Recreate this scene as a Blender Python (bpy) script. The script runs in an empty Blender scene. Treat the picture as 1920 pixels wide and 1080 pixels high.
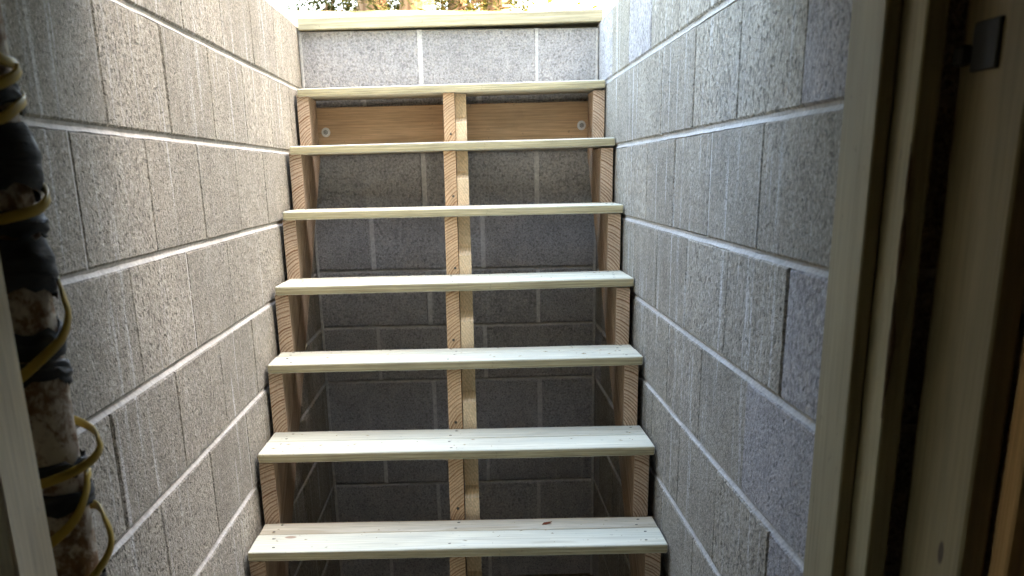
import bpy, bmesh, math, random
from mathutils import Vector, Matrix, noise

random.seed(11)
SC = bpy.context.scene
C = SC.collection

# ------------------------------------------------------------------ camera
cam_d = bpy.data.cameras.new('camera')
cam = bpy.data.objects.new('camera', cam_d); C.objects.link(cam)
RT = Vector((0.99917715, -0.03711471, -0.01635601))
UP = Vector((0.02907705, 0.37434897, 0.92683190))
FW = Vector((0.02827624, 0.92654484, -0.37512013))
M = Matrix((RT, UP, -FW)).transposed().to_4x4()
M.translation = Vector((0.56913, -4.33195, -0.07328))
cam.matrix_world = M
cam_d.sensor_width = 36.0
cam_d.lens = 36.0 * 2083.72 / 1920.0
cam_d.shift_y = (1167.89 - 540.0) / 1920.0
cam_d.clip_start = 0.02
cam_d.clip_end = 1500.0
cam_d.dof.use_dof = True
cam_d.dof.focus_distance = 2.9
cam_d.dof.aperture_fstop = 7.0
SC.camera = cam

# ------------------------------------------------------------------ sky, sun, exposure
SUN_EL, SUN_AZ = math.radians(31), math.radians(92)      # azimuth from +Y towards +X
w = bpy.data.worlds.new('World'); SC.world = w; w.use_nodes = True
nt = w.node_tree
sky = nt.nodes.new('ShaderNodeTexSky'); sky.sky_type = 'NISHITA'; sky.sun_disc = False
sky.sun_elevation = SUN_EL; sky.sun_rotation = SUN_AZ
sky.air_density = 1.0; sky.dust_density = 3.0; sky.ozone_density = 1.0
bg = nt.nodes['Background']; bg.inputs[1].default_value = 0.15
nt.links.new(sky.outputs[0], bg.inputs[0])
sd = bpy.data.lights.new('sun', 'SUN'); sd.energy = 3.0; sd.angle = math.radians(0.5); sd.color = (1.0, 0.93, 0.82)
sun = bpy.data.objects.new('sun', sd); C.objects.link(sun)
sdir = Vector((math.sin(SUN_AZ) * math.cos(SUN_EL), math.cos(SUN_AZ) * math.cos(SUN_EL), math.sin(SUN_EL)))
sun.rotation_euler = sdir.to_track_quat('Z', 'Y').to_euler()
sun.location = (12, -2, 9)
vs = SC.view_settings
vs.view_transform = 'Standard'; vs.look = 'None'; vs.gamma = 1.0; vs.use_curve_mapping = False
vs.exposure = 4.72
vs.use_white_balance = True; vs.white_balance_temperature = 7700; vs.white_balance_tint = 10
SC.cycles.max_bounces = 12
SC.cycles.diffuse_bounces = 8

OVER = -2.35        # the added shading slab covers the stairwell as far as this
W = 1.039          # clear width of the stairwell
H = 0.2032         # block course
B = 0.4064         # block module
END = -2.84        # where the stairwell walls stop at the doorway
FLOOR = -8 * H

# ------------------------------------------------------------------ node helper
class NT:
    def __init__(s, name):
        s.m = bpy.data.materials.new(name); s.m.use_nodes = True
        s.t = s.m.node_tree; s.b = s.t.nodes['Principled BSDF']
    def n(s, typ, **kw):
        nd = s.t.nodes.new('ShaderNode' + typ)
        for k, v in kw.items(): setattr(nd, k, v)
        return nd
    def put(s, sock, v):
        if v is None: return
        if isinstance(v, bpy.types.NodeSocket): s.t.links.new(v, sock)
        else:
            if hasattr(sock.default_value, '__len__') and not hasattr(v, '__len__'): v = (v,) * len(sock.default_value)
            if hasattr(v, '__len__') and len(sock.default_value) == 4 and len(v) == 3: v = (*v, 1)
            sock.default_value = v
    def math(s, op, a, b=None, c=None, clamp=False):
        nd = s.n('Math', operation=op, use_clamp=clamp)
        for i, v in enumerate((a, b, c)): s.put(nd.inputs[i], v)
        return nd.outputs[0]
    def vec(s, op, a, b=None):
        nd = s.n('VectorMath', operation=op)
        s.put(nd.inputs[0], a); s.put(nd.inputs[1], b)
        return nd.outputs['Value'] if op in ('DOT_PRODUCT', 'LENGTH') else nd.outputs[0]
    def noise(s, v, scale, detail=3.0, rough=0.55, dist=0.0):
        nd = s.n('TexNoise'); s.put(nd.inputs['Vector'], v)
        nd.inputs['Scale'].default_value = scale; nd.inputs['Detail'].default_value = detail
        nd.inputs['Roughness'].default_value = rough; nd.inputs['Distortion'].default_value = dist
        return nd.outputs['Fac']
    def voro(s, v, scale, feature='F1', out='Distance', rnd=1.0):
        nd = s.n('TexVoronoi', feature=feature); s.put(nd.inputs['Vector'], v)
        nd.inputs['Scale'].default_value = scale; nd.inputs['Randomness'].default_value = rnd
        return nd.outputs[out]
    def ramp(s, f, stops, interp='LINEAR'):
        nd = s.n('ValToRGB'); cr = nd.color_ramp; cr.interpolation = interp
        while len(cr.elements) < len(stops): cr.elements.new(0.5)
        for e, (p, c) in zip(cr.elements, stops):
            e.position = p; e.color = (*c, 1) if hasattr(c, '__len__') else (c, c, c, 1)
        s.put(nd.inputs[0], f); return nd.outputs[0]
    def step(s, f, lo, hi, a=0.0, b=1.0):
        nd = s.n('MapRange', interpolation_type='SMOOTHSTEP')
        s.put(nd.inputs[0], f)
        for i, v in enumerate((lo, hi, a, b)): s.put(nd.inputs[1 + i], v)
        return nd.outputs[0]
    def mix(s, f, a, b, blend='MIX'):
        nd = s.n('Mix', data_type='RGBA', blend_type=blend)
        s.put(nd.inputs[0], f); s.put(nd.inputs[6], a); s.put(nd.inputs[7], b)
        return nd.outputs[2]
    def bump(s, h, strength, dist, prev=None):
        nd = s.n('Bump'); nd.inputs['Strength'].default_value = strength; nd.inputs['Distance'].default_value = dist
        s.put(nd.inputs['Height'], h)
        if prev is not None: s.put(nd.inputs['Normal'], prev)
        return nd.outputs[0]
    def pos(s): return s.n('NewGeometry').outputs['Position']
    def obj(s): return s.n('TexCoord').outputs['Object']
    def rnd(s): return s.n('ObjectInfo').outputs['Random']
    def done(s, col, rough=0.8, norm=None, spec=0.3, metal=0.0):
        s.put(s.b.inputs['Base Color'], col); s.put(s.b.inputs['Roughness'], rough)
        s.b.inputs['Specular IOR Level'].default_value = spec; s.put(s.b.inputs['Metallic'], metal)
        if norm is not None: s.put(s.b.inputs['Normal'], norm)
        return s.m

def block_mat(name, base, streak=0.0, grain=1.0):
    k = NT(name); p = k.pos(); rv = k.rnd()
    sc = k.n('VectorMath', operation='SCALE'); k.put(sc.inputs[0], p); k.put(sc.inputs['Scale'], k.math('MULTIPLY_ADD', k.math('FRACT', k.math('MULTIPLY', rv, 5.77)), 0.55, 0.70)); pb = sc.outputs[0]
    big = k.noise(p, 2.2, 3)
    mid = k.noise(p, 14, 4, 0.6)
    g1 = k.noise(pb, 165, 4, 0.72)
    g2 = k.voro(pb, 165, out='Color')
    g2v = k.n('SeparateColor'); k.put(g2v.inputs[0], g2)
    pit = k.step(k.noise(pb, 95, 2, 0.5), k.math('MULTIPLY_ADD', rv, 0.07, 0.27), k.math('MULTIPLY_ADD', rv, 0.07, 0.37))
    c = k.mix(k.step(big, 0.35, 0.7), tuple(x * 0.92 for x in base), tuple(x * 1.08 for x in base))
    tone = k.math('MULTIPLY_ADD', rv, 0.24, 0.88)
    c = k.mix(1.0, c, tone, 'MULTIPLY')
    c = k.mix(1.0, c, k.step(mid, 0.25, 0.75, 0.88, 1.12), 'MULTIPLY')
    sp = k.math('MULTIPLY_ADD', k.math('SUBTRACT', g1, 0.5), 2.9 * grain, 1.0)
    c = k.mix(1.0, c, sp, 'MULTIPLY')
    c = k.mix(k.step(g2v.outputs[0], 0.80, 0.90, 0.0, 0.38), c, (0.58, 0.52, 0.45))
    c = k.mix(k.step(g2v.outputs[1], 0.90, 0.95, 0.0, 0.35), c, (0.07, 0.065, 0.06))
    c = k.mix(k.math('SUBTRACT', 1.0, pit), c, tuple(x * (0.62 if grain > 0.9 else 0.78) for x in base))
    # chalky lime runs and film left by water
    if streak:
        sx = k.n('Mapping'); k.put(sx.inputs[0], p); sx.inputs['Scale'].default_value = (26, 26, 1.3)
        s1 = k.noise(sx.outputs[0], 1.0, 4, 0.6, 0.25)
        sx2 = k.n('Mapping'); k.put(sx2.inputs[0], p); sx2.inputs['Scale'].default_value = (70, 70, 4.0)
        s2 = k.noise(sx2.outputs[0], 1.0, 3, 0.6, 0.2)
        area = k.step(k.noise(p, 1.6, 2), 0.36, 0.56)
        film = k.math('MULTIPLY', k.math('MULTIPLY', k.step(s1, 0.52, 0.66), k.step(s2, 0.40, 0.60)), area)
        film = k.math('MULTIPLY', film, k.step(g1, 0.35, 0.55))
        c = k.mix(k.math('MULTIPLY', film, streak), c, (0.62, 0.60, 0.56))
        dust = k.math('MULTIPLY', k.step(k.noise(p, 6, 5, 0.7), 0.55, 0.75), 0.18 * streak)
        c = k.mix(dust, c, (0.55, 0.53, 0.50))
    h = k.math('ADD', k.math('MULTIPLY', g1, 0.9), k.math('MULTIPLY', pit, 0.6))
    h = k.math('ADD', h, k.math('MULTIPLY', k.noise(pb, 250, 2), 0.5))
    nb = k.bump(h, 1.0 * grain, 0.0055)
    return k.done(c, 0.93, nb, 0.15)

def mortar_mat(name, base):
    k = NT(name); p = k.pos()
    n1 = k.noise(p, 90, 4, 0.65); n2 = k.noise(p, 9, 3)
    c = k.mix(n2, tuple(x * 0.82 for x in base), tuple(x * 1.15 for x in base))
    c = k.mix(1.0, c, k.step(n1, 0.2, 0.8, 0.75, 1.25), 'MULTIPLY')
    return k.done(c, 0.95, k.bump(n1, 0.8, 0.003), 0.1)

def wood_mat(name, light, dark, axis='X', theta=0.0, ring=0.0055, contrast=0.7, off=(0.03, 0.06), tint=None, tint_amt=0.0,
             knots=0.0, knot_scale=3.5, rough=0.75, stain=0.0, spots=(), fibre=0.35, srand=1.0):
    """3-D wood: growth rings round the pith of a log whose length runs along the board."""
    k = NT(name); o = k.obj(); rv = k.rnd()
    ct, st = math.cos(theta), math.sin(theta)
    a, b, c_ = {'X': ((1, 0, 0), (0, 1, 0), (0, 0, 1)), 'Z': ((0, 0, 1), (1, 0, 0), (0, 1, 0)),
                'S': ((0, ct, st), (1, 0, 0), (0, -st, ct))}[axis]
    u = k.vec('DOT_PRODUCT', o, a); v = k.vec('DOT_PRODUCT', o, b); ww = k.vec('DOT_PRODUCT', o, c_)
    uo = k.math('MULTIPLY_ADD', rv, 17.0, u)
    cx = k.n('CombineXYZ'); k.put(cx.inputs[0], k.math('MULTIPLY', uo, 1.4)); k.put(cx.inputs[1], k.math('MULTIPLY', v, 6.0)); k.put(cx.inputs[2], k.math('MULTIPLY', ww, 6.0))
    wob = k.math('SUBTRACT', k.noise(cx.outputs[0], 1.0, 3, 0.55), 0.5)
    shift = k.math('MULTIPLY_ADD', rv, 0.05 * srand, off[0])
    rv2 = k.math('FRACT', k.math('MULTIPLY', rv, 7.31))
    shift2 = k.math('MULTIPLY_ADD', rv2, 0.04 * srand, off[1])
    dv = k.math('ADD', v, shift); dw = k.math('ADD', ww, shift2)
    r = k.math('SQRT', k.math('ADD', k.math('MULTIPLY', dv, dv), k.math('MULTIPLY', dw, dw)))
    r = k.math('MULTIPLY_ADD', wob, 0.022, r)
    rj = k.n('CombineXYZ'); k.put(rj.inputs[0], k.math('MULTIPLY', r, 55.0)); k.put(rj.inputs[1], k.math('MULTIPLY', rv, 30.0))
    rn = k.noise(rj.outputs[0], 1.0, 2)
    r = k.math('MULTIPLY_ADD', k.math('SUBTRACT', rn, 0.5), 0.014, r)
    if knots:
        kc = k.n('CombineXYZ'); k.put(kc.inputs[0], uo); k.put(kc.inputs[1], k.math('MULTIPLY', v, 1.7)); k.put(kc.inputs[2], k.math('MULTIPLY', ww, 1.7))
        kd = k.voro(kc.outputs[0], knot_scale)
        kcol = k.n('SeparateColor'); k.put(kcol.inputs[0], k.voro(kc.outputs[0], knot_scale, out='Color'))
        has = k.step(kcol.outputs[0], 1.0 - knots, 1.0 - knots + 0.02)
        kk = k.math('MULTIPLY', k.step(kd, 0.13, 0.05), has)
        ring_bend = k.math('MULTIPLY', k.math('MULTIPLY', k.step(kd, 0.4, 0.0), has), 0.012)
        r = k.math('ADD', r, ring_bend)
    f = k.math('FRACT', k.math('DIVIDE', r, ring))
    late = k.math('MULTIPLY', k.math('MULTIPLY', k.step(f, 0.35, 0.85), k.step(f, 1.0, 0.93)), k.step(k.noise(rj.outputs[0], 2.3, 2), 0.3, 0.6, 0.45, 1.0))
    fx = k.n('CombineXYZ'); k.put(fx.inputs[0], k.math('MULTIPLY', uo, 9.0)); k.put(fx.inputs[1], k.math('MULTIPLY', v, 260.0)); k.put(fx.inputs[2], k.math('MULTIPLY', ww, 260.0))
    fib = k.noise(fx.outputs[0], 1.0, 3, 0.6)
    blo = k.noise(cx.outputs[0], 2.5, 3)
    c = k.mix(k.math('MULTIPLY', late, contrast), light, dark)
    c = k.mix(1.0, c, k.step(fib, 0.2, 0.8, 1.0 - fibre, 1.0 + fibre), 'MULTIPLY')
    c = k.mix(1.0, c, k.step(blo, 0.25, 0.75, 0.87, 1.13), 'MULTIPLY')
    c = k.mix(1.0, c, k.math('MULTIPLY_ADD', rv2, 0.26, 0.86), 'MULTIPLY')
    if tint is not None:
        c = k.mix(k.step(k.noise(cx.outputs[0], 1.3, 4, 0.6), 0.3, 0.7, tint_amt * 0.3, tint_amt), c, tint)
    if stain:
        sp = k.step(k.noise(o, 55, 3, 0.6), 0.66, 0.72)
        c = k.mix(k.math('MULTIPLY', sp, stain), c, (0.06, 0.045, 0.03))
        big = k.step(k.noise(o, 7, 4, 0.65), 0.62, 0.74)
        c = k.mix(k.math('MULTIPLY', big, stain * 0.35), c, (0.16, 0.11, 0.07))
    if knots:
        c = k.mix(k.math('MULTIPLY', kk, 0.8), c, tuple(x * 0.45 for x in dark))
    for (sx, sy, sz, ru, rv_, colr) in spots:          # single knots and marks at known places (object space)
        d = k.vec('SUBTRACT', o, (sx, sy, sz))
        du = k.math('DIVIDE', k.vec('DOT_PRODUCT', d, a), ru)
        d2 = k.math('DIVIDE', k.vec('DOT_PRODUCT', d, b), rv_); d3 = k.math('DIVIDE', k.vec('DOT_PRODUCT', d, c_), rv_)
        q = k.math('ADD', k.math('MULTIPLY', du, du), k.math('ADD', k.math('MULTIPLY', d2, d2), k.math('MULTIPLY', d3, d3)))
        c = k.mix(k.step(k.math('ADD', q, k.math('MULTIPLY', wob, 0.6)), 1.1, 0.5, 0.0, 0.9), c, colr)
    h = k.math('ADD', k.math('MULTIPLY', fib, 0.6), k.math('MULTIPLY', late, 0.5))
    return k.done(c, rough, k.bump(h, 0.35, 0.0015), 0.25)

def plain_mat(name, col, rough=0.6, spec=0.4, metal=0.0, var=0.15, scale=40, bump=0.0):
    k = NT(name); p = k.obj(); n = k.noise(p, scale, 4, 0.6)
    c = k.mix(n, tuple(x * (1 - var) for x in col), tuple(min(1, x * (1 + var)) for x in col))
    return k.done(c, rough, k.bump(n, bump, 0.003) if bump else None, spec, metal)

SLOPE = math.atan2(0.1825, 0.2454)
GREY_L = block_mat('left wall block', (0.325, 0.292, 0.232), streak=1.0)
GREY_R = block_mat('right wall block', (0.372, 0.350, 0.334), streak=0.11)
GREY_B = block_mat('end wall block', (0.385, 0.368, 0.348), streak=0.35, grain=0.8)
MORT = mortar_mat('grey mortar', (0.49, 0.465, 0.42))
MORT_E = mortar_mat('pale mortar', (0.60, 0.58, 0.54))
MORT_D = mortar_mat('deep mortar', (0.26, 0.25, 0.235))
PT = wood_mat('treated pine', (0.62, 0.57, 0.43), (0.40, 0.34, 0.20), 'X', ring=0.007, contrast=0.42, off=(0.01, 0.05),
              tint=(0.56, 0.60, 0.50), tint_amt=0.40, knots=0.10, knot_scale=4.0, stain=0.28, fibre=0.18)
PT_RAW = wood_mat('treated pine tan', (0.53, 0.46, 0.33), (0.35, 0.27, 0.16), 'X', ring=0.008, contrast=0.55, off=(0.005, 0.03),
              tint=(0.60, 0.58, 0.48), tint_amt=0.2, stain=0.3, fibre=0.24)
PT_TOP = wood_mat('weathered yellow pine', (0.54, 0.475, 0.31), (0.36, 0.30, 0.17), 'X', ring=0.008, contrast=0.6, off=(0.005, 0.03), stain=0.3, fibre=0.25)
PT_KNOT = wood_mat('treated pine with knot', (0.62, 0.57, 0.43), (0.40, 0.34, 0.20), 'X', ring=0.007, contrast=0.42, off=(0.01, 0.05),
              tint=(0.56, 0.60, 0.50), tint_amt=0.45, stain=0.28, fibre=0.16, spots=((-0.423, 0.045, 0.012, 0.016, 0.011, (0.34, 0.22, 0.14)),))
fir = lambda n, vx, lo=(0.61, 0.455, 0.32), dk=(0.22, 0.10, 0.042), c=0.95: wood_mat('fir stringer ' + n, lo, dk, 'S', SLOPE, ring=0.0068, contrast=c, off=(vx, -0.1422 + 0.012), knots=0.10, knot_scale=5, fibre=0.2, srand=0.25)
STR_IN, STR_MID, STR_OUT = fir('pith right', -0.050), fir('pith right pale', -0.062, (0.62, 0.43, 0.26), (0.32, 0.16, 0.07)), fir('pith left', 0.042)
STR_SIS = fir('rough', 0.10, (0.66, 0.51, 0.33), (0.48, 0.32, 0.17), 0.4)
LEDGE = wood_mat('brown ledger', (0.52, 0.35, 0.21), (0.40, 0.25, 0.135), 'X', ring=0.009, contrast=0.4, off=(0.05, 0.0), knots=0.18, knot_scale=6, stain=0.4, fibre=0.2)
FILL = wood_mat('brown filler', (0.26, 0.17, 0.085), (0.17, 0.10, 0.05), 'X', ring=0.006, contrast=0.5, fibre=0.25)
JAMB = wood_mat('jamb pine', (0.36, 0.295, 0.17), (0.27, 0.21, 0.11), 'Z', ring=0.009, contrast=0.3, off=(0.05, 0.02), knots=0.06, knot_scale=4, stain=0.25, fibre=0.14)
POST = wood_mat('pale post', (0.60, 0.51, 0.36), (0.50, 0.41, 0.27), 'Z', ring=0.010, contrast=0.3, off=(0.05, 0.02), knots=0.05, stain=0.2, fibre=0.14)
STUD = wood_mat('stud pine', (0.25, 0.19, 0.105), (0.18, 0.13, 0.065), 'Z', ring=0.012, contrast=0.35, off=(0.06, 0.0), fibre=0.14,
                spots=((-0.0148, -0.0335, 0.230, 0.015, 0.0085, (0.05, 0.03, 0.02)),))
ORANGE = wood_mat('orange fir', (0.50, 0.28, 0.12), (0.30, 0.14, 0.05), 'Z', ring=0.008, contrast=0.5, off=(0.03, 0.03), knots=0.2, fibre=0.2)
BARK_EDGE = plain_mat('bark edge', (0.13, 0.08, 0.05), 0.95, 0.1, var=0.6, scale=60, bump=0.6)
STEEL = plain_mat('zinc steel', (0.66, 0.65, 0.62), 0.30, 0.5, 1.0, 0.2)
BOLTM = plain_mat('bolt steel', (0.28, 0.27, 0.25), 0.35, 0.5, 0.9, 0.3)
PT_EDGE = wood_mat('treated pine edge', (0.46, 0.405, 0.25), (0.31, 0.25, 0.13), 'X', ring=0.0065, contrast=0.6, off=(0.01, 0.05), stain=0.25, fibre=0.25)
SCREWM = plain_mat('dark screw', (0.10, 0.09, 0.07), 0.5, 0.4, 0.5)
TAPE = None
CONC = mortar_mat('dusty tan floor', (0.42, 0.34, 0.22))
FOUND = block_mat('basement block', (0.40, 0.36, 0.29))

# ------------------------------------------------------------------ object helpers
def link(name, mesh, mat, parent=None, loc=(0, 0, 0), rot=(0, 0, 0)):
    o = bpy.data.objects.new(name, mesh); C.objects.link(o)
    if mat is not None and not mesh.materials: mesh.materials.append(mat)
    o.location = loc; o.rotation_euler = rot
    if parent is not None: o.parent = parent
    return o
def mesh_of(name, bm, smooth=False):
    me = bpy.data.meshes.new(name); bm.normal_update(); bm.to_mesh(me); bm.free()
    if smooth:
        for p in me.polygons: p.use_smooth = True
    return me
def thing(name, label, cat, loc=(0, 0, 0), rot=(0, 0, 0), group=None):
    o = bpy.data.objects.new(name, None); C.objects.link(o); o.empty_display_size = 0.1
    o.location = loc; o.rotation_euler = rot; tag(o, label, cat, group); return o
def tag(o, label, cat, group=None):
    o['label'] = label; o['category'] = cat
    if group: o['group'] = group
    return o
def kind(o, k): o['kind'] = k; return o

def board_mesh(lx, ly, lz, r=0.003, seg=1, jit=0.0, cuts=0):
    """a sawn board centred on its origin, eased edges, a trace of bow"""
    bm = bmesh.new(); bmesh.ops.create_cube(bm, size=1)
    bmesh.ops.scale(bm, vec=(lx, ly, lz), verts=bm.verts)
    if cuts:
        ax = max(range(3), key=lambda i: (lx, ly, lz)[i])
        es = [e for e in bm.edges if abs((e.verts[0].co - e.verts[1].co)[ax]) > 0.5 * (lx, ly, lz)[ax]]
        bmesh.ops.subdivide_edges(bm, edges=es, cuts=cuts, use_grid_fill=True)
    bmesh.ops.bevel(bm, geom=[e for e in bm.edges if len(e.link_faces) == 2 and e.calc_face_angle(0) > 0.5], offset=r, segments=seg, affect='EDGES', profile=0.5)
    if jit:
        s = random.uniform(0, 90)
        for v in bm.verts:
            t = Vector((v.co.x * 3 + s, v.co.y * 3, v.co.z * 3))
            v.co += Vector((noise.noise(t), noise.noise(t + Vector((7, 0, 0))), noise.noise(t + Vector((0, 9, 0))))) * jit
    return mesh_of('board', bm)
def box_mesh(x0, x1, y0, y1, z0, z1, r=0.0):
    bm = bmesh.new(); bmesh.ops.create_cube(bm, size=1)
    for v in bm.verts: v.co = Vector((x0 if v.co.x < 0 else x1, y0 if v.co.y < 0 else y1, z0 if v.co.z < 0 else z1))
    if r: bmesh.ops.bevel(bm, geom=list(bm.edges), offset=r, segments=1, affect='EDGES')
    return mesh_of('box', bm)

# ------------------------------------------------------------------ ground, terrain, basement shell (the setting)
def ground():
    bm = bmesh.new()
    xs = [-400, -60, -12, -7.5, -4.9, -0.1, 1.14, 4.9, 12, 60, 400]
    ys = [-400, -60, -11.9, -5.0, -2.95, 0.1, 1.2, 2, 3, 4, 5, 6, 7, 8, 9, 10, 11, 12, 14, 17, 20, 24, 30, 40, 60, 120, 400]
    fx = []
    for a, b in zip(xs, xs[1:]):
        n = 10 if (b - a) < 12 and a >= -12.1 and b <= 12.1 and b - a > 2 else 1
        fx += [a + (b - a) * i / n for i in range(n)]
    fx.append(xs[-1])
    def z(x, y):
        t = min(max((y - 1.6) / 6.0, 0), 1); t = t * t * (3 - 2 * t)
        zz = 0.375 + 0.945 * t + max(0, min(y, 40) - 7.6) * 0.02
        if y > 1.1: zz += 0.05 * noise.noise(Vector((x * 0.9, y * 0.9, 0))) * min(1, y - 1)
        if x <= -4.9 and y <= -2.95: zz = -0.95        # ground lowered so daylight reaches the added basement opening
        return zz
    V = {}
    for x in fx:
        for y in ys: V[x, y] = bm.verts.new((x, y, z(x, y)))
    for a, b in zip(fx, fx[1:]):
        for c, d in zip(ys, ys[1:]):
            mx, my = (a + b) / 2, (c + d) / 2
            if -4.9 < mx < 4.9 and -11.9 < my < -2.95: continue
            if -0.1 < mx < 1.14 and -2.95 < my < 0.1: continue
            bm.faces.new((V[a, c], V[b, c], V[b, d], V[a, d]))
    k = NT('yard earth'); p = k.pos()
    c = k.mix(k.step(k.noise(p, 1.1, 4), 0.35, 0.65), (0.16, 0.12, 0.075), (0.24, 0.20, 0.13))
    c = k.mix(k.step(k.noise(p, 3.0, 5, 0.65), 0.48, 0.6), c, (0.09, 0.11, 0.035))
    m = k.done(c, 0.95, k.bump(k.noise(p, 30, 4), 0.6, 0.02), 0.1)
    kind(link('ground', mesh_of('ground', bm, True), m), 'structure')
ground()

kind(link('basement_floor', box_mesh(-4.8, 4.8, -11.8, 0.19, FLOOR - 0.1, FLOOR), CONC), 'structure')
def shell():
    k = (('basement_wall', -4.8, -0.191, -3.04, -2.843), ('basement_wall', 1.232, 4.8, -3.04, -2.843),
          ('basement_wall', 4.8, 5.0, -12.0, -2.843), ('basement_wall', -4.8, 4.8, -12.0, -11.8))
    for n, x0, x1, y0, y1 in k:
        kind(link(n, box_mesh(x0, x1, y0, y1, FLOOR - 0.1, 0.738), FOUND), 'structure')
    kind(link('shade_slab', box_mesh(-1.2, 2.3, -2.838, OVER, 0.410, 0.56), FOUND), 'structure')  # unseen cover, added to darken the near end of the stairwell
    # side wall of the basement with an unseen opening added to light the doorway studs
    for y0, y1, z0, z1 in ((-12.0, -4.4, FLOOR - 0.1, 0.738), (-3.1, -2.843, FLOOR - 0.1, 0.738), (-4.398, -3.102, FLOOR - 0.1, -0.25), (-4.398, -3.102, 0.45, 0.738)):
        kind(link('basement_wall', box_mesh(-5.0, -4.8, y0, y1, z0, z1), FOUND), 'structure')
    kind(link('lintel', box_mesh(-0.188, 1.229, -3.04, -2.843, 0.20, 0.735), FOUND), 'structure')
    wood = plain_mat('subfloor', (0.30, 0.22, 0.13), 0.9, 0.1, var=0.3, scale=4)
    kind(link('ceiling', box_mesh(-5.0, 5.0, -12.0, -2.84, 0.74, 0.783), wood), 'structure')
shell()

# the house above the basement: its shadow falls over the stairwell
def house():
    h = thing('house', 'house standing over the basement behind the stairwell opening', 'house', (0, -7.4, 0.5))
    side = plain_mat('house siding', (0.55, 0.53, 0.48), 0.8, 0.2, var=0.06, scale=3)
    roofm = plain_mat('roof shingle', (0.08, 0.075, 0.07), 0.95, 0.1, var=0.3, scale=12)
    y0, y1 = -4.6, 4.0
    for x0, x1, a, b in ((-5, 5, y1 - 0.16, y1), (-5, 5, y0, y0 + 0.16), (-5, -4.84, y0 + 0.163, y1 - 0.163), (4.84, 5, y0 + 0.163, y1 - 0.163)):
        link('wall', box_mesh(x0, x1, a, b, 0.285, 3.1), side, h)
    # unseen wing added right of the stairwell to keep direct sun out
    for x0, x1, a, b in ((4.25, 4.41, 4.05, 11.0), (9.84, 10.0, 4.05, 11.0), (4.413, 9.837, 4.05, 4.21), (4.413, 9.837, 10.84, 11.0)):
        link('wall', box_mesh(x0, x1, a, b, -0.25, 3.3), side, h)
    link('roof', box_mesh(4.0, 10.3, 3.9, 11.2, 3.303, 3.48), roofm, h)
    bm = bmesh.new()
    P = [(-5.3, y0 - 0.35, 3.05), (-5.3, y1 + 0.3, 3.05), (-5.3, y1 + 0.3, 3.2), (-5.3, 0, 5.0), (-5.3, y0 - 0.35, 3.2)]
    a = [bm.verts.new(p) for p in P]; b = [bm.verts.new((5.3, p[1], p[2])) for p in P]
    bm.faces.new(a[::-1]); bm.faces.new(b)
    for i in range(5): bm.faces.new((a[i], a[(i + 1) % 5], b[(i + 1) % 5], b[i]))
    bmesh.ops.recalc_face_normals(bm, faces=bm.faces)
    link('roof', mesh_of('roof', bm), roofm, h)
house()

# ------------------------------------------------------------------ concrete block walls
BLK = {}
def block_mesh(L, hgt, D, var):
    """a hollow-block face: rough arrises, corners a millimetre out, local x = length, face looks along -y"""
    key = (round(L, 4), round(hgt, 4), var)
    if key in BLK: return BLK[key]
    rnd = random.Random(hash(key)); bm = bmesh.new()
    j = lambda s: rnd.uniform(-s, s)
    c = 0.0035
    ring = lambda y, ins, s: [bm.verts.new((sx * (L / 2 - ins) + j(s), y + j(s * 0.6), sz * (hgt / 2 - ins) + j(s))) for sx, sz in ((-1, -1), (1, -1), (1, 1), (-1, 1))]
    bk = ring(D, 0, 0); md = ring(c, 0.0, 0.0008); fr = ring(0, c, 0.0008)
    bm.faces.new(fr); bm.faces.new(bk[::-1])
    for i in range(4):
        k2 = (i + 1) % 4
        bm.faces.new((fr[k2], fr[i], md[i], md[k2])); bm.faces.new((md[k2], md[i], bk[i], bk[k2]))
    bmesh.ops.recalc_face_normals(bm, faces=bm.faces)
    me = mesh_of('block', bm); BLK[key] = me; return me

def joint_mesh(L, hgt, depth0, depth1, seed, D=0.185):
    """a tooled bed joint: concave, a little ragged, local x = length, faces -y"""
    rnd = random.Random(seed); bm = bmesh.new(); n = max(3, int(L / 0.05))
    rows = []
    for i in range(n + 1):
        x = -L / 2 + L * i / n
        w1 = noise.noise(Vector((x * 9, seed * 3.1, 0))) * 0.0016
        w2 = noise.noise(Vector((x * 23, seed * 1.7, 5))) * 0.0012
        prof = [(-0.5, depth0), (-0.28, depth0 * 0.55 + depth1 * 0.45), (0.05, depth1), (0.32, depth1 * 0.85 + depth0 * 0.15), (0.5, depth1 * 0.7)]
        rows.append([bm.verts.new((x, d + w1 + w2 * (q % 2), t * hgt + w2)) for q, (t, d) in enumerate(prof)] )
        rows[-1] = [bm.verts.new((x, D, -hgt / 2))] + rows[-1] + [bm.verts.new((x, D, hgt / 2))]
    for a, b in zip(rows, rows[1:]):
        for q in range(len(a) - 1): bm.faces.new((a[q], b[q], b[q + 1], a[q + 1]))
    for a, b in zip(rows, rows[1:]): bm.faces.new((a[-1], b[-1], b[0], a[0]))
    bm.faces.new(rows[0]); bm.faces.new(rows[-1][::-1])
    bmesh.ops.recalc_face_normals(bm, faces=bm.faces)
    return mesh_of('mortar_joint', bm, False)

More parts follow.
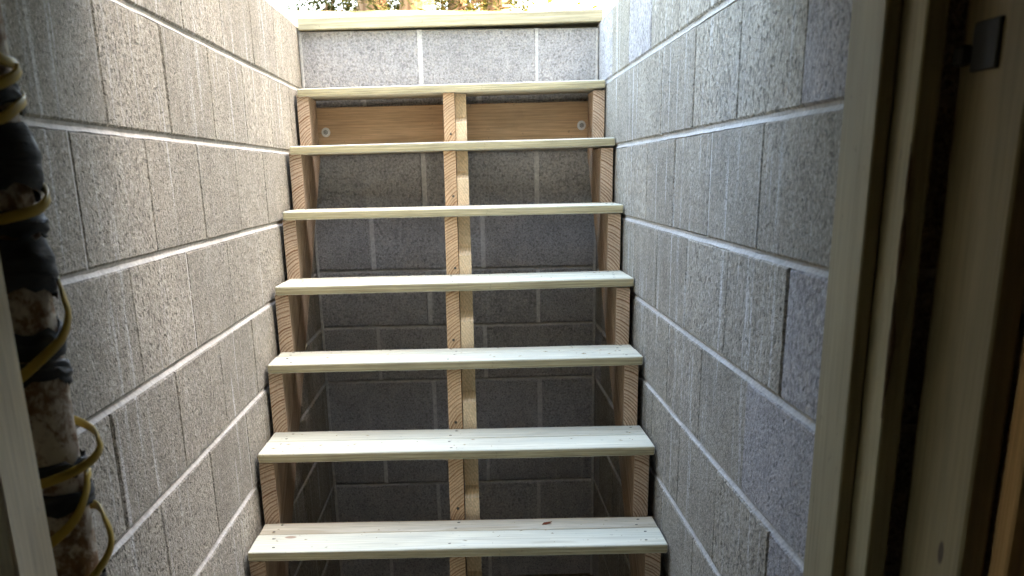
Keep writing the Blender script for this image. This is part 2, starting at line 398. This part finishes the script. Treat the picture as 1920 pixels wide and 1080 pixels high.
def block_wall(name, label, origin, rotz, length, phase, mat, s0=0.0, head=0.0045, bed=0.0105, top_trim=0.0, par=0, seed=1, light_heads=0.18):
    """local x along the wall from s0 to s0+length, face on local y = 0 looking along -y, courses -8..1"""
    rnd = random.Random(seed)
    wl = thing(name, label, 'wall', origin, (0, 0, rotz))
    D = 0.19
    for n in range(-8, 2):
        z0, z1 = n * H, (n + 1) * H
        if n == 1: z1 -= top_trim
        off = 0.5 * B if (n % 2) != par else 0.0
        js = []
        k0 = math.floor((s0 - phase - off) / B) - 1
        for k in range(k0, k0 + 14):
            s = phase + off + k * B
            if s0 + 0.03 < s < s0 + length - 0.03: js.append(s + rnd.uniform(-0.004, 0.004))
        ed = [s0] + js + [s0 + length]
        bz0 = z0 + bed / 2; bz1 = z1 - (bed / 2 if n < 1 else 0)
        for i, (a, b) in enumerate(zip(ed, ed[1:])):
            gap = head * rnd.uniform(0.55, 1.25)
            a2 = a + (gap / 2 if i else 0); b2 = b - (gap / 2 if i < len(ed) - 2 else 0)
            full = abs((b2 - a2) - (B - head)) < 0.012
            L = (B - head) if full else round(b2 - a2, 3)
            me = block_mesh(L, round(bz1 - bz0, 4), D, rnd.randrange(6) if full else 0)
            o = link('block', me, mat, wl, ((a2 + b2) / 2, rnd.uniform(-0.0012, 0.0012), (bz0 + bz1) / 2), (rnd.uniform(-.004, .004), 0, rnd.uniform(-.003, .003)))
        for s in js:
            lite = rnd.random() < light_heads
            d = rnd.uniform(0.0005, 0.002) if lite else rnd.uniform(0.004, 0.009)
            link('mortar_joint', box_mesh(-head * 0.85, head * 0.85, d, D - 0.01, -(bz1 - bz0) / 2, (bz1 - bz0) / 2), ((MORT_E if par else MORT) if lite else MORT_D), wl, (s, 0, (bz0 + bz1) / 2))
        if n < 1:
            link('mortar_joint', joint_mesh(length, bed, 0.0012, 0.0065, seed * 50 + n), MORT, wl, (s0 + length / 2, 0, z1))
    return wl

# left wall faces +X: local x = +Y ... rotate +90deg: local x -> +Y, local -y -> +X
block_wall('block_wall', 'long grey concrete block wall on the left of the stairs with the taped pipe beside it', (0, 0, 0), math.radians(90), 0.19 - END, -2.3694, GREY_L, s0=END, seed=3, bed=0.012)
# right wall faces -X: rotate -90deg: local x -> -Y, local -y -> -X
block_wall('block_wall', 'long grey concrete block wall on the right of the stairs ending at the pale jamb board', (W, 0, 0), math.radians(-90), 0.19 - END, 2.6308, GREY_R, s0=-0.19, seed=5, bed=0.012)
# end wall faces -Y
block_wall('block_wall', 'short concrete block end wall behind the stairs under the top plank', (0, 0, 0.004), 0, W - 0.004, 0.0089, GREY_B, s0=0.002, head=0.011, bed=0.010, top_trim=0.020, par=1, seed=7, light_heads=1.0)

EW = [o for o in bpy.data.objects if o.get('label', '').startswith('short concrete block end wall')][0]
for x0, x1 in ((0.0005, 0.010), (W - 0.010, W - 0.0005)):       # mortar smeared down both inside corners
    link('mortar_joint', box_mesh(x0, x1, -0.006, 0.004, FLOOR, 0.384, 0.002), MORT, EW)
# plank lying on top of the end wall
tp = link('top_plank', board_mesh(1.046, 0.235, 0.0365, 0.003, 2, 0.0015, 10), PT_TOP, None, (0.527, 0.096, 0.4175), (0, -0.0150, 0))
tag(tp, 'topmost yellowish plank lying on the end wall against the trees', 'plank')

# ------------------------------------------------------------------ staircase
TR = [(-0.3428, 0.1969, 0.0126, 0.0266), (-0.6198, 0.0187, 0.0093, 0.0269), (-0.8573, -0.1651, 0.0031, 0.0256), (-1.1103, -0.3522, 0.0046, 0.0262),
      (-1.3291, -0.5325, 0.0003, 0.0238), (-1.5781, -0.7166, -0.0047, 0.0235), (-1.8150, -0.8971, -0.0073, 0.0228),
      (-2.0600, -1.0790, -0.006, 0.0235), (-2.3050, -1.2610, -0.004, 0.0235), (-2.5500, -1.4430, -0.002, 0.0235)]
KS = 1.022                          # the flight fills the well: its left stringer stands against the wall
TR = [(-4.33195 + KS * (y + 4.33195), -0.07328 + KS * (z + 0.07328), t * KS, 0.56913 + KS * (x - 0.56913)) for y, z, t, x in TR]
TT = 0.0238 * KS
NOSE = 0.012
st = thing('staircase', 'open-riser wooden stairs of pale treated boards on four notched stringers', 'stairs', (0.53, -1.4, FLOOR))
bpy.context.view_layer.update()
def part(name, mesh, mat, loc=(0, 0, 0), rot=(0, 0, 0), parent=st):
    o = link(name, mesh, mat, parent, loc, rot)
    if parent is st: o.matrix_parent_inverse = st.matrix_world.inverted()
    return o
bm = bmesh.new(); bmesh.ops.create_cone(bm, cap_ends=True, segments=8, radius1=0.0042, radius2=0.0036, depth=0.002)
screw_me = mesh_of('screw', bm); screw_me.materials.append(SCREWM)

for k, (y, z, tilt, x0) in enumerate(TR):
    yb = (TR[k - 1][0] + NOSE - 0.002) if k else -0.004
    xc = x0 + 0.5 * KS; gap = 0.0045
    fd = 0.142
    y1 = y + fd
    boards = [(y, y1, PT)]
    if k == 6:
        boards = [(y, y1, PT_KNOT), (y1 + gap, y1 + gap + 0.093, PT_RAW), (y1 + gap + 0.0955, yb, FILL)]
    else:
        boards.append((y1 + gap, yb, PT if k in (3, 4, 5) else PT_RAW))
    for q, (a, b, m) in enumerate(boards):
        hgt = TT if q < 2 else TT - 0.004
        lx = KS + (random.uniform(-0.004, 0.002) if q else 0)
        o = part('tread_board' if q < 2 else 'filler_strip', board_mesh(lx, b - a, hgt, 0.0055 if q < 2 else 0.001, 3 if q < 2 else 1, 0.0012, 10), m,
                 (xc, (a + b) / 2, z - TT + hgt / 2), (0, -tilt, 0))
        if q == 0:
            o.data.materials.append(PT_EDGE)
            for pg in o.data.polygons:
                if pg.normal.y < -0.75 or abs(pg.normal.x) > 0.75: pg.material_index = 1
        if k == 6 and q == 0: o['label'] = 'front board with a round brown knot at its left end'
        if q < 2 and k >= 2:
            for sx in (-0.462, -0.012, 0.468):
                for sy in (-0.27, 0.27):
                    link('screw', screw_me, None, o, (sx + random.uniform(-.012, .012), sy * (b - a) + random.uniform(-.006, .006), hgt / 2 - 0.0004))

def stringer_profile(back=0.0, over=0.0):
    """closed polygon in (y, z): notches under every tread, straight sawn underside"""
    pts = []
    n = len(TR)
    pts.append((TR[-1][0] + NOSE + back, FLOOR + 0.001))
    for k in range(n - 1, -1, -1):
        yk = TR[k][0] + NOSE + back; zk = TR[k][1] - TT - 0.001
        zbelow = (TR[k + 1][1] - TT - 0.001) if k < n - 1 else FLOOR
        if over:
            zm = zbelow + (zk - zbelow) * (0.56 + 0.08 * math.sin(k * 2.3))
            pts.append((yk, zm - 0.012)); pts.append((yk + over * 0.8, zm + 0.010)); pts.append((yk + over, zk))
        else:
            pts.append((yk, zk))
        ynext = (TR[k - 1][0] + NOSE + back) if k else -0.043
        pts.append((ynext, zk))
    # underside
    th = 0.135
    nx, nz = math.sin(SLOPE), -math.cos(SLOPE)
    yi, zi = TR[0][0] + NOSE, TR[1][1] - TT       # an inner notch corner
    bx, bz = yi + nx * th, zi + nz * th
    t_top = (-0.043 - bx) / math.cos(SLOPE)
    pts.append((-0.043, bz + t_top * math.sin(SLOPE)))
    t_bot = (FLOOR + 0.001 - bz) / math.sin(SLOPE)
    pts.append((bx + t_bot * math.cos(SLOPE), FLOOR + 0.001))
    return pts
def extrude_profile(pts, x0, x1):
    bm = bmesh.new()
    a = [bm.verts.new((x0, p[0], p[1])) for p in pts]; b = [bm.verts.new((x1, p[0], p[1])) for p in pts]
    f1 = bm.faces.new(a); f2 = bm.faces.new(b[::-1])
    for i in range(len(pts)):
        j = (i + 1) % len(pts); bm.faces.new((a[j], a[i], b[i], b[j]))
    bmesh.ops.recalc_face_normals(bm, faces=bm.faces)
    bmesh.ops.triangulate(bm, faces=[f for f in bm.faces if len(f.verts) > 4], ngon_method='EAR_CLIP')
    return mesh_of('stringer', bm)
PRO = stringer_profile()
for xc, yaw, m in ((0.0300, 0.0, STR_IN), (0.5135, 0.002, STR_MID), (1.0185, -0.0115, STR_OUT)):
    so = part('stringer', extrude_profile(PRO, -0.019, 0.019), m, (xc, 0, 0), (0, 0, yaw))
    if m is STR_MID:
        for k in range(1, 8):
            link('screw', screw_me, None, so, (random.uniform(-.003, .009), TR[k - 1][0] + NOSE - 0.0004, TR[k][1] + random.uniform(0.012, 0.035)), (math.radians(90), 0, 0))
o = part('stringer', extrude_profile(stringer_profile(0.006, 0.060), -0.0185, 0.0185), STR_SIS, (0.5522, 0, 0), (0, 0, 0.003))
o['label'] = 'rough doubled stringer with chipped overcut notches'
# ledger on the end wall and its bolts
led = part('ledger_board', board_mesh(1.022, 0.036, 0.139, 0.002, 1, 0.001, 8), LEDGE, (0.527, -0.0225, 0.0835), (0, -0.008, 0))
def bolt(x, z):
    bm = bmesh.new()
    bmesh.ops.create_cone(bm, cap_ends=True, segments=20, radius1=0.0155, radius2=0.0150, depth=0.003)
    wme = mesh_of('washer', bm)
    bm = bmesh.new()
    bmesh.ops.create_cone(bm, cap_ends=True, segments=6, radius1=0.0088, radius2=0.0084, depth=0.008)
    r = bmesh.ops.create_cone(bm, cap_ends=True, segments=10, radius1=0.0045, radius2=0.004, depth=0.010)
    bmesh.ops.translate(bm, vec=(0, 0, 0.008), verts=r['verts'])
    bme = mesh_of('bolt', bm)
    o = part('bolt', bme, BOLTM, (x, -0.0475, z), (math.radians(90), 0, 0))
    link('washer', wme, STEEL, o, (0, 0, -0.0045))
bolt(0.076, 0.070); bolt(0.977, 0.079)

# ------------------------------------------------------------------ doorway: jamb boards, studs, strip
def vboard(x0, x1, y0, y1, mat, r=0.002, z0=FLOOR, z1=0.195, jit=0.001):
    me = board_mesh(x1 - x0, y1 - y0, z1 - z0, r, 1, jit, 12)
    return me, ((x0 + x1) / 2, (y0 + y1) / 2, (z0 + z1) / 2)
dj = thing('door_jamb', 'pale stepped pine door jamb at the near end of the right block wall', 'door jamb', (1.05, -2.93, FLOOR))
bpy.context.view_layer.update()
for nm, x0, x1, y0, y1 in (('jamb_board', 1.033, 1.0515, -2.966, -2.8425), ('stop_board', 1.0525, 1.0775, -3.034, -2.8425)):
    me, l = vboard(x0, x1, y0, y1, JAMB); o = link(nm, me, JAMB, dj, l); o.matrix_parent_inverse = dj.matrix_world.inverted()
# strip of bark left along the stop board's edge
bm = bmesh.new()
rows = []
for i in range(41):
    t = i / 40; z = -0.05 - 0.30 * t
    wd = 0.006 * max(0.05, 0.55 + 0.9 * noise.noise(Vector((z * 22, 3.3, 0)))) * min(1, 6 * t, 4 * (1 - t) + 0.1)
    px = 0.0012 + 0.0012 * noise.noise(Vector((z * 60, 0, 1)))
    rows.append([bm.verts.new(p) for p in ((1.0524, -3.034 + wd, z), (1.0524 - px, -3.034 + wd * 0.5, z), (1.0522, -3.0345, z), (1.0522 + wd * 0.5, -3.0348 - px * 0.4, z), (1.0522 + wd, -3.0341, z))])
for a, b in zip(rows, rows[1:]):
    for q in range(4): bm.faces.new((a[q], b[q], b[q + 1], a[q + 1]))
bmesh.ops.recalc_face_normals(bm, faces=bm.faces)
o = link('bark_strip', mesh_of('bark', bm), BARK_EDGE, dj); o.matrix_parent_inverse = dj.matrix_world.inverted()

me, l = vboard(1.100, 1.1296, -3.187, -3.021, STUD, 0.003, z0=FLOOR, z1=0.195)
tag(link('wall_stud', me, STUD, None, l), 'wide dim stud with one dark knot and a small metal plate', 'stud', 'studs at the right of the doorway')
me, l = vboard(1.132, 1.212, -3.228, -3.1895, ORANGE, 0.003)
tag(link('wall_stud', me, ORANGE, None, l), 'narrow orange-brown stud edge at the far right of the photo', 'stud', 'studs at the right of the doorway')
npm = plain_mat('plate steel', (0.03, 0.027, 0.024), 0.7, 0.2, 0.0)
npl = thing('nail_plate', 'small dark rectangular plate fixed high on the wide dim stud', 'plate', (1.0988, -3.090, 0.039))
link('plate', box_mesh(-0.004, 0.001, -0.030, 0.030, -0.023, 0.023, 0.0008), npm, npl)
link('clamp', box_mesh(-0.014, 0.0, 0.034, 0.055, -0.016, 0.004, 0.003), npm, npl)

me, l = vboard(0.012, 0.050, -3.130, -3.018, POST, 0.003)
tag(link('door_post', me, POST, None, l), 'pale leaning-looking wooden post at lower left in front of the taped pipe', 'post')

# ------------------------------------------------------------------ taped pipe and cable at the left
def pipe_x(z): return 0.0235 + 0.014 * (-z - 0.2) * 1.0     # axis leans slightly
PY = -2.94; PR = 0.045
def pipe():
    pt = thing('pipe', 'rust-stained white pipe wrapped in black tape in front of the left wall', 'pipe', (0.03, PY, FLOOR))
    bpy.context.view_layer.update()
    inv = pt.matrix_world.inverted()
    def tube(z0, z1, rad, rows, seg=28, ends=False):
        bm = bmesh.new(); R = []
        for i in range(rows + 1):
            t = i / rows; ring = []
            for s in range(seg):
                a = 2 * math.pi * s / seg
                zz, rr = rad(t, a)
                z = z0 + (z1 - z0) * t + zz
                ring.append(bm.verts.new((pipe_x(z) + rr * math.cos(a), PY + rr * math.sin(a), z)))
            R.append(ring)
        for a, b in zip(R, R[1:]):
            for s in range(seg): bm.faces.new((a[s], a[(s + 1) % seg], b[(s + 1) % seg], b[s]))
        bmesh.ops.recalc_face_normals(bm, faces=bm.faces)
        return mesh_of('tube', bm, True)
    k = NT('rusty white paint'); p = k.pos()
    n = k.noise(p, 48, 6, 0.72, 0.3); n2 = k.noise(p, 13, 3)
    mask = k.step(k.math('ADD', k.math('MULTIPLY', n, 0.6), k.math('MULTIPLY', n2, 0.4)), 0.44, 0.56)
    c = k.mix(k.noise(p, 60, 3), (0.50, 0.43, 0.34), (0.66, 0.58, 0.46))
    c = k.mix(mask, c, k.mix(k.noise(p, 75, 4), (0.10, 0.05, 0.022), (0.30, 0.17, 0.08)))
    RUST = k.done(c, 0.75, k.bump(n, 0.5, 0.004), 0.3)
    o = link('pipe_body', tube(FLOOR, 0.70, lambda t, a: (0, PR + 0.0012 * noise.noise(Vector((t * 40, math.cos(a) * 2, math.sin(a) * 2)))), 60), RUST, pt)
    o.matrix_parent_inverse = inv
    k = NT('black tape'); p = k.pos()
    mp = k.n('Mapping'); k.put(mp.inputs[0], p); mp.inputs['Scale'].default_value = (20, 20, 120)
    mp.inputs['Rotation'].default_value = (0, 0.35, 0)
    wr = k.noise(mp.outputs[0], 1.0, 3, 0.6, 0.4)
    TP = k.done(k.mix(k.noise(p, 30, 4), (0.008, 0.008, 0.009), (0.030, 0.028, 0.027)), k.step(wr, 0.3, 0.7, 0.5, 0.72), k.bump(wr, 0.7, 0.004), 0.5)
    # (z top, z bottom, tilt, bulge, bulge angle)
    TAPES = [(0.022, -0.002, 0.010, 0.004, 0.2), (-0.026, -0.094, 0.016, 0.016, -0.2), (-0.108, -0.135, 0.004, 0.009, 0.0), (-0.146, -0.205, 0.014, 0.013, -0.3),
             (-0.228, -0.262, -0.010, 0.005, 0.2), (-0.282, -0.310, 0.014, 0.005, 0.0), (-0.392, -0.410, -0.004, 0.004, 0.0), (-0.424, -0.450, -0.010, 0.006, 0.1), (-0.548, -0.60, 0.0, 0.004, 0.0)]
    for i, (zt, zb, tilt, bul, ba) in enumerate(TAPES):
        def rad(t, a, i=i, tilt=tilt, bul=bul, ba=ba):
            wv = noise.noise(Vector((math.cos(a) * 1.6 + i * 5, math.sin(a) * 1.6, t * 3)))
            lump = max(0, math.cos(a - ba)) ** 3 * bul * math.sin(math.pi * min(1, (1 - t) * 0.75 + 0.12))
            edge = noise.noise(Vector((math.cos(a) * 3, math.sin(a) * 3, i * 7 + (0 if t < 0.5 else 9)))) * 0.010
            rr = PR + 0.0026 + 0.0022 * abs(wv) + lump + 0.0012 * math.sin(t * 17 + a * 2 + i)
            return tilt * math.cos(a + 0.9) + edge, rr
        o = link('tape_wrap', tube(zt, zb, rad, 10), TP, pt); o.matrix_parent_inverse = inv
    return pt
pipe()

def cable():
    # flat cable wound down the pipe; r = distance from the pipe axis, a = angle (0 = +X, -90 = towards the doorway side)
    K = [(-180, .105, .049), (-90, .078, .049), (-30, .052, .050), (0, .048, .049), (0, .042, .053), (-25, .030, .052), (-70, .018, .049), (-120, .006, .050), (-180, -.01, .050),
         (-270, .030, .049), (-340, .014, .050), (-372, .004, .049), (-410, -.012, .049), (-470, -.024, .050), (-540, -.04, .049), (-620, -.062, .049), (-690, -.080, .055),
         (-722, -.093, .060), (-740, -.103, .056), (-780, -.111, .050), (-850, -.122, .049), (-920, -.14, .049), (-1010, -.165, .049), (-1062, -.180, .052),
         (-1080, -.198, .058), (-1086, -.220, .063), (-1100, -.245, .060), (-1130, -.268, .054), (-1165, -.292, .050), (-1210, -.312, .049), (-1270, -.335, .049),
         (-1350, -.352, .050), (-1405, -.360, .055), (-1437, -.369, .069), (-1446, -.384, .073), (-1463, -.399, .064), (-1500, -.412, .051), (-1545, -.420, .049), (-1620, -.425, .049),
         (-1730, -.425, .049), (-1795, -.418, .0495), (-1812, -.435, .0495), (-1840, -.465, .049), (-1880, -.492, .049), (-1910, -.508, .049), (-1980, -.515, .049), (-2070, -.478, .049),
         (-2135, -.464, .051), (-2160, -.472, .061), (-2166, -.492, .068), (-2170, -.512, .067), (-2185, -.535, .058), (-2215, -.56, .050), (-2270, -.59, .049)]
    pts = []
    n = len(K)
    def cr(p0, p1, p2, p3, t):
        return 0.5 * (2 * p1 + (p2 - p0) * t + (2 * p0 - 5 * p1 + 4 * p2 - p3) * t * t + (3 * p1 - p0 - 3 * p2 + p3) * t ** 3)
    for i in range(n - 1):
        q = [K[max(0, i - 1)], K[i], K[i + 1], K[min(n - 1, i + 2)]]
        for s in range(6):
            t = s / 6
            a, z, r = (cr(*(k[j] for k in q), t) for j in range(3))
            pts.append((math.radians(a), z, r + 0.0022))
    bm = bmesh.new(); R = []
    P = [Vector((pipe_x(z) + r * math.cos(a), PY + r * math.sin(a), z)) for a, z, r in pts]
    for i, p in enumerate(P):
        tg = (P[min(i + 1, len(P) - 1)] - P[max(i - 1, 0)]).normalized()
        a = pts[i][0]; nr = Vector((math.cos(a), math.sin(a), 0))
        nr = (nr - tg * nr.dot(tg)).normalized(); bi = tg.cross(nr)
        R.append([bm.verts.new(p + bi * (0.0058 * cx) + nr * (0.0022 * cy)) for cx, cy in ((-1, -.3), (-.75, -1), (.75, -1), (1, -.3), (1, .3), (.75, 1), (-.75, 1), (-1, .3))])
    for a, b in zip(R, R[1:]):
        for s in range(8): bm.faces.new((a[s], a[(s + 1) % 8], b[(s + 1) % 8], b[s]))
    bm.faces.new(R[0]); bm.faces.new(R[-1][::-1])
    bmesh.ops.recalc_face_normals(bm, faces=bm.faces)
    k = NT('yellow cable'); p = k.pos(); nn = k.noise(p, 45, 4)
    m = k.done(k.mix(nn, (0.42, 0.27, 0.035), (0.60, 0.41, 0.07)), 0.45, None, 0.45)
    tag(link('electrical_cable', mesh_of('cable', bm, True), m), 'flat yellow cable wound round the taped pipe in loose loops', 'cable')
cable()

# ------------------------------------------------------------------ litter on the treads
def litter():
    m = plain_mat('dry leaf', (0.16, 0.045, 0.02), 0.8, 0.2)
    bm = bmesh.new()
    o = [(-0.014, 0, 0), (-0.006, 0.006, 0.003), (0.006, 0.006, 0.002), (0.015, 0, 0.005), (0.006, -0.006, 0.003), (-0.006, -0.006, 0.001)]
    t = [bm.verts.new(p) for p in o]; b = [bm.verts.new((p[0], p[1], p[2] - 0.0006)) for p in o]
    bm.faces.new(t); bm.faces.new(b[::-1])
    for i in range(6): bm.faces.new((t[i], b[i], b[(i + 1) % 6], t[(i + 1) % 6]))
    tag(link('dry_leaf', mesh_of('leaf', bm), m, None, (0.748, -1.575, -0.9158), (0, 0, 0.3)), 'small dark red dry leaf at the back of the lowest visible tread', 'leaf')
    cm = plain_mat('wood chip', (0.38, 0.28, 0.16), 0.9, 0.1, var=0.5, scale=90)
    bm = bmesh.new(); rnd = random.Random(4)
    for k in (3, 4, 5, 6):
        y, z, tilt, x0 = TR[k]
        for _ in range(34):
            xx = rnd.uniform(x0 + 0.02, x0 + 0.98); yy = rnd.uniform(y + 0.02, y + 0.22)
            if abs(yy - y - 0.14) < 0.01: continue
            zz = z + (xx - x0 - 0.5) * tilt + 0.0016
            L = rnd.choice((0.0015, 0.002, 0.003, 0.005, 0.008)); a = rnd.uniform(-0.8, 0.8)
            d = Vector((math.cos(a), math.sin(a), 0)) * L; e = Vector((-math.sin(a), math.cos(a), 0)) * rnd.uniform(0.0007, 0.0016)
            c = Vector((xx, yy, zz)); up = Vector((0, 0, 0.0014))
            vs_ = [bm.verts.new(p) for p in (c - d, c - e, c + d, c + e, c + up)]
            for i in range(4): bm.faces.new((vs_[i], vs_[(i + 1) % 4], vs_[4]))
    kind(link('sawdust', mesh_of('sawdust', bm), cm), 'stuff')
litter()

# ------------------------------------------------------------------ trees beyond the stairwell
def leaf_mat(name, c0, c1):
    k = NT(name); n = k.noise(k.pos(), 5, 3)
    rv = k.n('NewGeometry').outputs['Random Per Island']
    c = k.mix(n, c0, c1); c = k.mix(1.0, c, k.math('MULTIPLY_ADD', rv, 0.9, 0.55), 'MULTIPLY')
    k.b.inputs['Transmission Weight'].default_value = 0.0
    m = k.done(c, 0.7, None, 0.2)
    tr = k.n('BsdfTranslucent'); k.put(tr.inputs[0], k.mix(0.15, c, (0.12, 0.11, 0.02)))
    mx = k.n('MixShader'); mx.inputs[0].default_value = 0.35
    k.t.links.new(k.b.outputs[0], mx.inputs[1]); k.t.links.new(tr.outputs[0], mx.inputs[2])
    k.t.links.new(mx.outputs[0], k.t.nodes['Material Output'].inputs[0])
    return m
LEAF_D = leaf_mat('dark needles', (0.030, 0.032, 0.006), (0.062, 0.060, 0.011))
LEAF_Y = leaf_mat('yellow leaves', (0.11, 0.10, 0.014), (0.18, 0.15, 0.022))
LEAF_O = leaf_mat('olive leaves', (0.05, 0.05, 0.012), (0.08, 0.07, 0.018))
k = NT('bark'); p = k.pos(); mp = k.n('Mapping'); k.put(mp.inputs[0], p); mp.inputs['Scale'].default_value = (14, 14, 2.5)
bn = k.noise(mp.outputs[0], 1.0, 5, 0.65)
BARK = k.done(k.mix(k.step(bn, 0.3, 0.7), (0.14, 0.075, 0.04), (0.36, 0.22, 0.125)), 0.95, k.bump(bn, 0.8, 0.03), 0.1)

def gz(x, y):
    t = min(max((y - 1.6) / 6.0, 0), 1); t = t * t * (3 - 2 * t)
    return 0.375 + 0.945 * t + max(0, min(y, 40) - 7.6) * 0.02 - 0.06

def tree(name, label, x, y, hgt, r, seed, leafm, low=0.25, leaves=2600, spread=1.5, leaf=0.07, group=None, lean=0.0, cat='tree', conifer=True):
    rnd = random.Random(seed)
    t = thing(name, label, cat, (x, y, gz(x, y)), group=group)
    def limb(bm, path, rads, seg):
        R = []
        for i, q in enumerate(path):
            tg = (path[min(i + 1, len(path) - 1)] - path[max(i - 1, 0)]).normalized()
            u = tg.cross(Vector((0.3, 1, 0.2))).normalized(); v = tg.cross(u)
            R.append([bm.verts.new(q + (u * math.cos(6.2832 * s / seg) + v * math.sin(6.2832 * s / seg)) * rads[i] * (1 + 0.12 * noise.noise(q * 4 + Vector((s, seed, 0))))) for s in range(seg)])
        for a, b in zip(R, R[1:]):
            for s in range(seg): bm.faces.new((a[s], a[(s + 1) % seg], b[(s + 1) % seg], b[s]))
    bm = bmesh.new(); N = 14
    sway = lambda h: Vector((lean * h + 0.10 * noise.noise(Vector((h * 0.5, seed, 0))), 0.1 * noise.noise(Vector((h * 0.5, 0, seed))), h))
    path = [sway(hgt * i / N) for i in range(N + 1)]
    limb(bm, path, [r * (1.35 if i == 0 else 1) * max(0.08, 1 - 0.92 * i / N) for i in range(N + 1)], 12)
    ends = []
    nb = int(26 if conifer else 18)
    for i in range(nb):
        f = low / hgt * 1.0 + (0.97 - low / hgt) * (i / nb) ** 1.15
        h = hgt * f; a = i * 2.39996 + rnd.uniform(-.4, .4)
        L = spread * (1.05 - f) * rnd.uniform(0.7, 1.15) + 0.15
        st_ = sway(h); rise = rnd.uniform(-0.28, 0.12) if conifer else rnd.uniform(0.2, 0.7)
        bp = []
        for q in range(6):
            s = q / 5
            bp.append(st_ + Vector((math.cos(a) * L * s, math.sin(a) * L * s, rise * L * s + 0.18 * L * s * s)) + Vector((noise.noise(Vector((s * 3, i, seed))), noise.noise(Vector((s * 3, i + 40, seed))), 0)) * 0.09 * L)
        limb(bm, bp, [max(0.004, 0.16 * r * (1 - 0.85 * q / 5) * (1.1 - f)) + 0.003 for q in range(6)], 5)
        ends.append((bp, L))
    bmesh.ops.recalc_face_normals(bm, faces=bm.faces)
    link('trunk', mesh_of('trunk', bm, True), BARK, t)
    bm = bmesh.new(); tot = sum(L for _, L in ends)
    for bp, L in ends:
        for _ in range(int(leaves * L / tot)):
            s = rnd.uniform(0.15, 1.0) ** 0.7 * 5; i = min(4, int(s)); c = bp[i].lerp(bp[i + 1], s - i)
            c = c + Vector((rnd.gauss(0, 1), rnd.gauss(0, 1), rnd.gauss(-0.15, 0.8))) * (0.10 + 0.09 * L)
            d = Vector((rnd.gauss(0, 1), rnd.gauss(0, 1), rnd.gauss(-0.3, 0.7))).normalized()
            sd_ = d.cross(Vector((rnd.gauss(0, 1), rnd.gauss(0, 1), rnd.gauss(0, 1)))).normalized()
            l = leaf * rnd.uniform(0.5, 1.3); wd = l * (0.16 if conifer else 0.38)
            q = [bm.verts.new(p_) for p_ in (c - d * l, c + sd_ * wd, c + d * l, c - sd_ * wd)]
            bm.faces.new(q)
    link('crown', mesh_of('crown', bm), leafm, t)
    return t
G = 'trees beyond the top of the stairs'
tree('evergreen_tree', 'dark evergreen with drooping branches above the left part of the top plank', -0.42, 9.2, 9.0, 0.14, 1, LEAF_D, low=0.1, leaves=11000, spread=1.3, leaf=0.06, group=G)
tree('evergreen_tree', 'dark evergreen just left of the thick pale trunk above the top plank', -0.02, 11.5, 10.0, 0.16, 2, LEAF_D, low=0.15, leaves=9000, spread=1.4, leaf=0.06, group=G)
tree('tall_tree', 'tree with the thick pale sunlit trunk above the middle of the top plank', 0.10, 8.6, 11.0, 0.15, 3, LEAF_O, low=1.1, leaves=5000, spread=2.0, leaf=0.07, group=G, conifer=False)
tree('tall_tree', 'slim trunk next right of the thick pale trunk above the top plank', 0.50, 9.4, 10.5, 0.085, 4, LEAF_Y, low=0.9, leaves=5000, spread=1.6, leaf=0.06, group=G, conifer=False)
tree('tall_tree', 'orange-lit trunk with yellow leaves over the right half of the top plank', 0.93, 8.9, 10.0, 0.10, 5, LEAF_Y, low=0.5, leaves=7000, spread=1.5, leaf=0.06, group=G, conifer=False)
tree('evergreen_tree', 'dark evergreen behind the orange-lit trunk above the top plank', 0.95, 12.5, 9.5, 0.14, 6, LEAF_D, low=0.1, leaves=8000, spread=1.0, leaf=0.06, group=G)
tree('sapling', 'sparse yellow-green sapling above the right end of the top plank', 1.62, 9.0, 1.6, 0.012, 7, LEAF_Y, low=0.1, leaves=130, spread=0.5, leaf=0.05, group=G, conifer=False)
for x, y, sd_, m, lab in ((-0.95, 9.7, 21, LEAF_O, 'olive bush at the left end of the greenery above the top plank'), (-0.40, 9.9, 22, LEAF_D, 'dark green bush left of the thick pale trunk above the top plank'),
                          (0.34, 10.2, 23, LEAF_Y, 'yellow-green bush between the thick pale trunk and the slim trunk'), (0.76, 9.9, 24, LEAF_O, 'olive bush just left of the orange-lit trunk above the top plank')):
    tree('bush', lab, x, y, 1.35, 0.02, sd_, m, low=0.08, leaves=1500, spread=0.42, leaf=0.035, group='bushes beyond the top of the stairs', conifer=False, cat='bush')
# the rest of the wood, to either side of the gap of sky
def forest():
    bm = bmesh.new(); rnd = random.Random(77)
    for _ in range(26):
        sx = rnd.choice((-1, 1)); x = sx * rnd.uniform(5.6, 18) + 0.4; y = rnd.uniform(11, 18); hh = rnd.uniform(9, 14)
        for _ in range(1500):
            f = rnd.random() ** 1.3; a = rnd.uniform(0, 6.2832); rr = 1.9 * (1 - f) ** 0.8 * rnd.random() ** 0.5
            c = Vector((x + rr * math.cos(a), y + rr * math.sin(a), gz(x, y) + 0.3 + f * hh))
            d = Vector((rnd.gauss(0, 1), rnd.gauss(0, 1), rnd.gauss(-.4, .6))).normalized(); e = d.cross(Vector((rnd.gauss(0, 1), rnd.gauss(0, 1), rnd.gauss(0, 1)))).normalized()
            l = rnd.uniform(0.12, 0.3)
            bm.faces.new([bm.verts.new(q) for q in (c - d * l, c + e * l * .4, c + d * l, c - e * l * .4)])
    kind(link('forest', mesh_of('forest', bm), LEAF_D), 'stuff')
forest()
